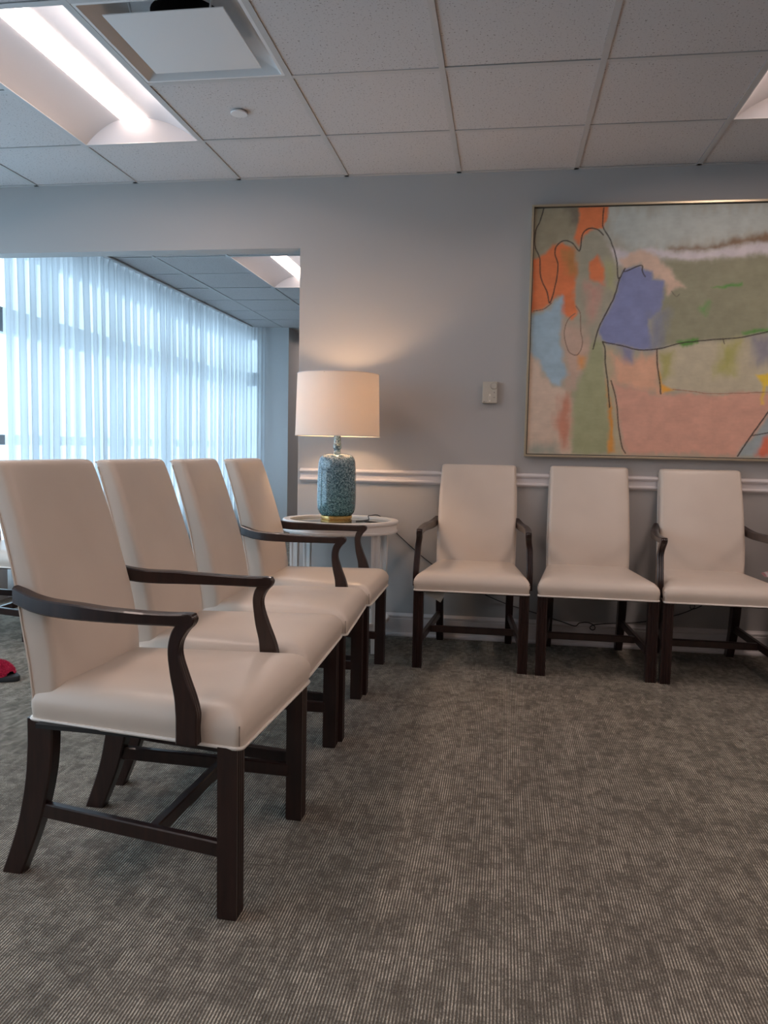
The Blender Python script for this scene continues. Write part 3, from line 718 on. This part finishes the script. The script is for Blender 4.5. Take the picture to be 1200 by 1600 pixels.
mb = MB(); mb.tube(spline(c1, 6), .0026, 6)
mb.tube(spline([(-.73,4.13,.6648),(-.70,4.09,.6648),(-.66,4.06,.6648),(-.635,4.02,.6648),(-.67,3.985,.6648),(-.70,3.955,.6648),(-.735,3.965,.6648)], 6), .0024, 6)
tag(mb.build('power_cord', M_black, smooth=True), 'thin black lamp cord trailing from the table along the wall behind the chairs', 'cord')

# ---------------------------------------------------------------- thermostat
th = empty('thermostat', (-.091, D, 1.361), 'small beige thermostat on the wall left of the painting', 'thermostat')
MB().box(-.039,.039,-.034,0,-.057,.057,.003).build('body', M_plastic, th)
mb = MB(); 
ring = lambda r, y, n=32: [(.021+r*math.cos(2*PI*k/n), y, .033+r*math.sin(2*PI*k/n)) for k in range(n)]
mb.loft([ring(.0155,-.034), ring(.0155,-.038), ring(.0145,-.0395)]); mb.build('dial', M_plastic, th, smooth=True)
mb = MB()
for k in range(16):
    a = 2*PI*k/16; c_, s_ = math.cos(a), math.sin(a); p = Vector((.021+.0175*c_, -.0342, .033+.0175*s_))
    mb.box(p.x-.001, p.x+.001, -.0345, -.0335, p.z-.001, p.z+.001)
mb.box(.022,.026,-.0345,-.0335,-.003,.001); mb.box(.019,.029,-.0345,-.0335,-.028,-.026); mb.box(-.032,-.028,-.0345,-.0335,-.053,-.048); mb.box(-.027,-.014,-.0345,-.0335,-.0515,-.0500)
mb.build('printed_marks', M_ink, th)
MB().box(-.004,.005,-.0355,-.0335,-.049,-.009).build('slot', M_label, th)
MB().box(-.0005,.0015,-.0362,-.0350,-.042,-.020).build('slot_marks', M_ink, th)

# ---------------------------------------------------------------- painting
PX0, PX1, PZ0, PZ1 = .100, 1.86, 1.022, 2.333
pt = empty('framed_painting', ((PX0+PX1)/2, D, (PZ0+PZ1)/2), 'large abstract painting in thin champagne frame hanging above the chairs', 'painting')
cx, cz = (PX0+PX1)/2, (PZ0+PZ1)/2
fw = .011; fd = .048
for a, b, c, d in ((PX0,PX0+fw,PZ0,PZ1),(PX1-fw,PX1,PZ0,PZ1),(PX0+fw,PX1-fw,PZ0,PZ0+fw),(PX0+fw,PX1-fw,PZ1-fw,PZ1)):
    MB().box(a-cx, b-cx, -fd, -.002, c-cz, d-cz, .001).build('frame_side', M_frame, pt)
MB().box(PX0+fw-cx, PX1-fw-cx, -.030, -.004, PZ0+fw-cz, PZ1-fw-cz).build('tray', M_ink, pt)
def s2l(c): 
    c = np.asarray(c, float)/255.0
    return np.where(c <= .04045, c/12.92, ((c+.055)/1.055)**2.4)
def make_canvas():
    g = .0045; a0, a1, b0, b1 = PX0+fw+g, PX1-fw-g, PZ0+fw+g, PZ1-fw-g
    st = .003; nx = int((a1-a0)/st); nz = int((b1-b0)/st)
    xs = np.linspace(a0, a1, nx); zs = np.linspace(b0, b1, nz)
    X, Z = np.meshgrid(xs, zs); X = X.ravel(); Z = Z.ravel()
    U_ = X-.112; V_ = Z.copy()
    rng = np.random.default_rng(5)
    def fbm(u, v, f, seed, octs=3, su=1, sv=1):
        r = np.random.default_rng(seed); tot = np.zeros_like(u); amp = 1; s_ = 0
        for o in range(octs):
            tab = r.random((256, 256)); uu = u*f*su*(2**o); vv = v*f*sv*(2**o); i = np.floor(uu).astype(int); j = np.floor(vv).astype(int); fu = uu-i; fv = vv-j
            fu = fu*fu*(3-2*fu); fv = fv*fv*(3-2*fv)
            T_ = lambda a, b: tab[a % 256, b % 256]
            tot += amp*((T_(i,j)*(1-fu)+T_(i+1,j)*fu)*(1-fv)+(T_(i,j+1)*(1-fu)+T_(i+1,j+1)*fu)*fv); s_ += amp; amp *= .5
        return tot/s_-.5
    wu = U_ + .022*fbm(U_, V_, 14, 1) + .010*fbm(U_, V_, 60, 2); wv = V_ + .022*fbm(U_, V_, 14, 3) + .010*fbm(U_, V_, 60, 4)
    col = np.tile(s2l((140,134,116)), (len(U_), 1))
    col[U_ > 1.16] = s2l((146,140,124))
    def sdf(u, v, poly):
        d = np.full(u.shape, 1e9); ins = np.zeros(u.shape, bool); n = len(poly)
        for i in range(n):
            ax, ay = poly[i]; bx, by = poly[(i+1)%n]; ex, ey = bx-ax, by-ay; wx, wy = u-ax, v-ay
            t = np.clip((wx*ex+wy*ey)/(ex*ex+ey*ey+1e-12), 0, 1); d = np.minimum(d, (wx-ex*t)**2+(wy-ey*t)**2)
            c = (ay > v) != (by > v); xi = (bx-ax)*(v-ay)/((by-ay) if by != ay else 1e-9)+ax; ins ^= c & (u < xi)
        d = np.sqrt(d); return np.where(ins, -d, d)
    def segd(u, v, pts):
        d = np.full(u.shape, 1e9)
        for (ax, ay), (bx, by) in zip(pts, pts[1:]):
            ex, ey = bx-ax, by-ay; wx, wy = u-ax, v-ay
            t = np.clip((wx*ex+wy*ey)/(ex*ex+ey*ey+1e-12), 0, 1); d = np.minimum(d, (wx-ex*t)**2+(wy-ey*t)**2)
        return np.sqrt(d)
    for k, (c, soft, poly) in enumerate(PAINT_SHAPES):
        d = sdf(wu, wv, poly); d = d + soft*1.4*fbm(U_, V_, 40, 20+k, 2, 1.0, .35)
        sf = soft*1.35+.002; m_ = np.clip(.5-d/(2*sf), 0, 1); m_ = m_*m_*(3-2*m_)
        tone = 1 + .24*fbm(U_, V_, 22, 60+k, 3)
        col = col*(1-m_[:,None]) + (s2l(c)[None,:]*tone[:,None])*m_[:,None]
    # more of the picture beyond the edge of the photograph
    for c, soft, poly in (((150,156,158),.04,[(1.22,1.6),(1.8,1.75),(1.8,2.4),(1.22,2.4)]), ((178,140,120),.03,[(1.25,1.0),(1.8,1.0),(1.8,1.5),(1.3,1.45)]), ((112,118,96),.03,[(1.35,1.5),(1.75,1.55),(1.6,1.95),(1.3,1.85)])):
        d = sdf(wu, wv, poly); m_ = np.clip(.5-d/(2*soft), 0, 1); col = col*(1-m_[:,None])+s2l(c)[None,:]*m_[:,None]
    lu = U_ + .003*fbm(U_, V_, 40, 91); lv = V_ + .003*fbm(U_, V_, 40, 92)
    grit = 1 + .5*fbm(U_, V_, 220, 93, 1)
    for w_, c, pts in PAINT_LINES:
        P_ = [(p.x, p.y) for p in spline([(a, b, 0) for a, b in pts], 5)]
        d = segd(lu, lv, P_); m_ = np.clip((w_*1.4-d)/(w_*.9)+.35, 0, 1)*np.clip(grit, .5, 1)*.92
        col = col*(1-m_[:,None])+s2l(c)[None,:]*m_[:,None]
    col = col*(1+.07*fbm(U_, V_, 120, 99, 2, .3, 1)[:,None])
    lum = (col*np.array([.3,.55,.15])).sum(1)[:,None]; col = lum+.90*(col-lum)
    col = np.clip(col*PAINT_GAIN, .01, .92)
    v = np.stack([X-cx, np.full_like(X, -.0325)+.0006*fbm(U_, V_, 90, 7), Z-cz], 1)
    idx = np.arange(nx*nz).reshape(nz, nx)
    q = np.stack([idx[:-1,:-1], idx[:-1,1:], idx[1:,1:], idx[1:,:-1]], -1).reshape(-1, 4)
    me = bpy.data.meshes.new('canvas'); me.vertices.add(len(v)); me.vertices.foreach_set('co', v.ravel())
    me.loops.add(q.size); me.loops.foreach_set('vertex_index', q.ravel().astype(np.int32))
    me.polygons.add(len(q)); me.polygons.foreach_set('loop_start', np.arange(0, q.size, 4, dtype=np.int32)); me.polygons.foreach_set('loop_total', np.full(len(q), 4, dtype=np.int32))
    me.update(); me.validate()
    at = me.color_attributes.new('paint', 'FLOAT_COLOR', 'POINT')
    at.data.foreach_set('color', np.concatenate([col, np.ones((len(col),1))], 1).astype(np.float32).ravel())
    M = mat('oil_paint', (.5,.5,.5), .5, spec=.35)
    vc = N(M, 'ShaderNodeVertexColor', layer_name='paint'); L(M, vc.outputs[0], P(M).inputs['Base Color'])
    bump(M, noise(M, 500, 2, mscale=(1,1,1)).outputs[0], .15, .0006)
    link('canvas', me, M, pt, smooth=True)
    MB().box(a0-cx, a1-cx, -.0320, -.0301, b0-cz, b1-cz).build('stretcher_panel', M_label, pt)
PAINT_GAIN = 1.75
make_canvas()

# ---------------------------------------------------------------- slipper
sl = empty('slipper', (-2.20, 3.14, 0), 'black soled slide slipper with fluffy red pink strap on the carpet', 'slipper', rz=math.radians(-12))
mb = MB()
def foot(k, n=40):
    out = []
    for i in range(n):
        a = 2*PI*i/n; x = .125*math.cos(a); w = .046+.008*math.cos(a)-.004*math.cos(2*a); out.append((x*k, w*math.sin(a)*k + .006*math.cos(a), 0))
    return out
mb.loft([[(x, y, z) for x, y, _ in foot(k)] for k, z in ((.94,0),(1,.004),(1.0,.018),(.97,.024),(.90,.026))]); mb.build('sole', M_black, sl, smooth=True)
mb = MB(); rnd = random.Random(4); rings = []
nx = 26; na = 30
for i in range(nx+1):
    x = -.035+.120*i/nx; e = math.sin(PI*min(1, (i+.6)/(nx+1.2)))**.35; ring = []
    for j in range(na):
        a = PI*j/(na-1); r = 1+rnd.uniform(-.07,.07); ring.append((x+rnd.uniform(-.003,.003), (.056*math.cos(a))*e*r, .022+(.058-.15*max(0,x-.02))*math.sin(a)*e*r))
    rings.append(ring)
v = [p for r_ in rings for p in r_]; mb.add(v, [(i*na+j, i*na+j+1, (i+1)*na+j+1, (i+1)*na+j) for i in range(nx) for j in range(na-1)])
for i in range(2600):   # tufts of fluff
    a = rnd.uniform(.02, PI-.02); x = rnd.uniform(-.036, .085); h = .058-.15*max(0,x-.02)
    e = math.sin(PI*min(1, max(.03,(x+.036)/.123)))**.35
    p = Vector((x, .056*math.cos(a)*e, .022+h*math.sin(a)*e)); nrm = Vector((rnd.uniform(-.4,.4), math.cos(a), math.sin(a)+.1)).normalized()
    t_ = Vector((rnd.uniform(-1,1), rnd.uniform(-1,1), rnd.uniform(-1,1))).normalized()*.0016; q = p+nrm*rnd.uniform(.006,.012)
    q.z = max(q.z, .006)
    mb.add([p-t_, p+t_, q], [(0,1,2)])
mb.build('fluffy_strap', M_fluff, sl, fix=False)

# ---------------------------------------------------------------- folded pink cloth on the right chair
mb = MB(); rings = []
for i in range(13):
    q = i/12; x = .17*q; h = .034*math.sin(PI*min(1, q*1.6+.08)/2)
    rings.append([(x, .055*math.cos(a), .004+max(0, h*math.sin(a)) if a < PI else .0) for a in [2*PI*k/20 for k in range(20)]])
mb.loft(rings); pk = mb.build('folded_cloth', M_pink, smooth=True); pk.location = (1.268, 4.07, .468); pk.rotation_euler = (0, 0, math.radians(-8))
tag(pk, 'folded pink striped cloth at the right edge beside the armchair seat', 'cloth')
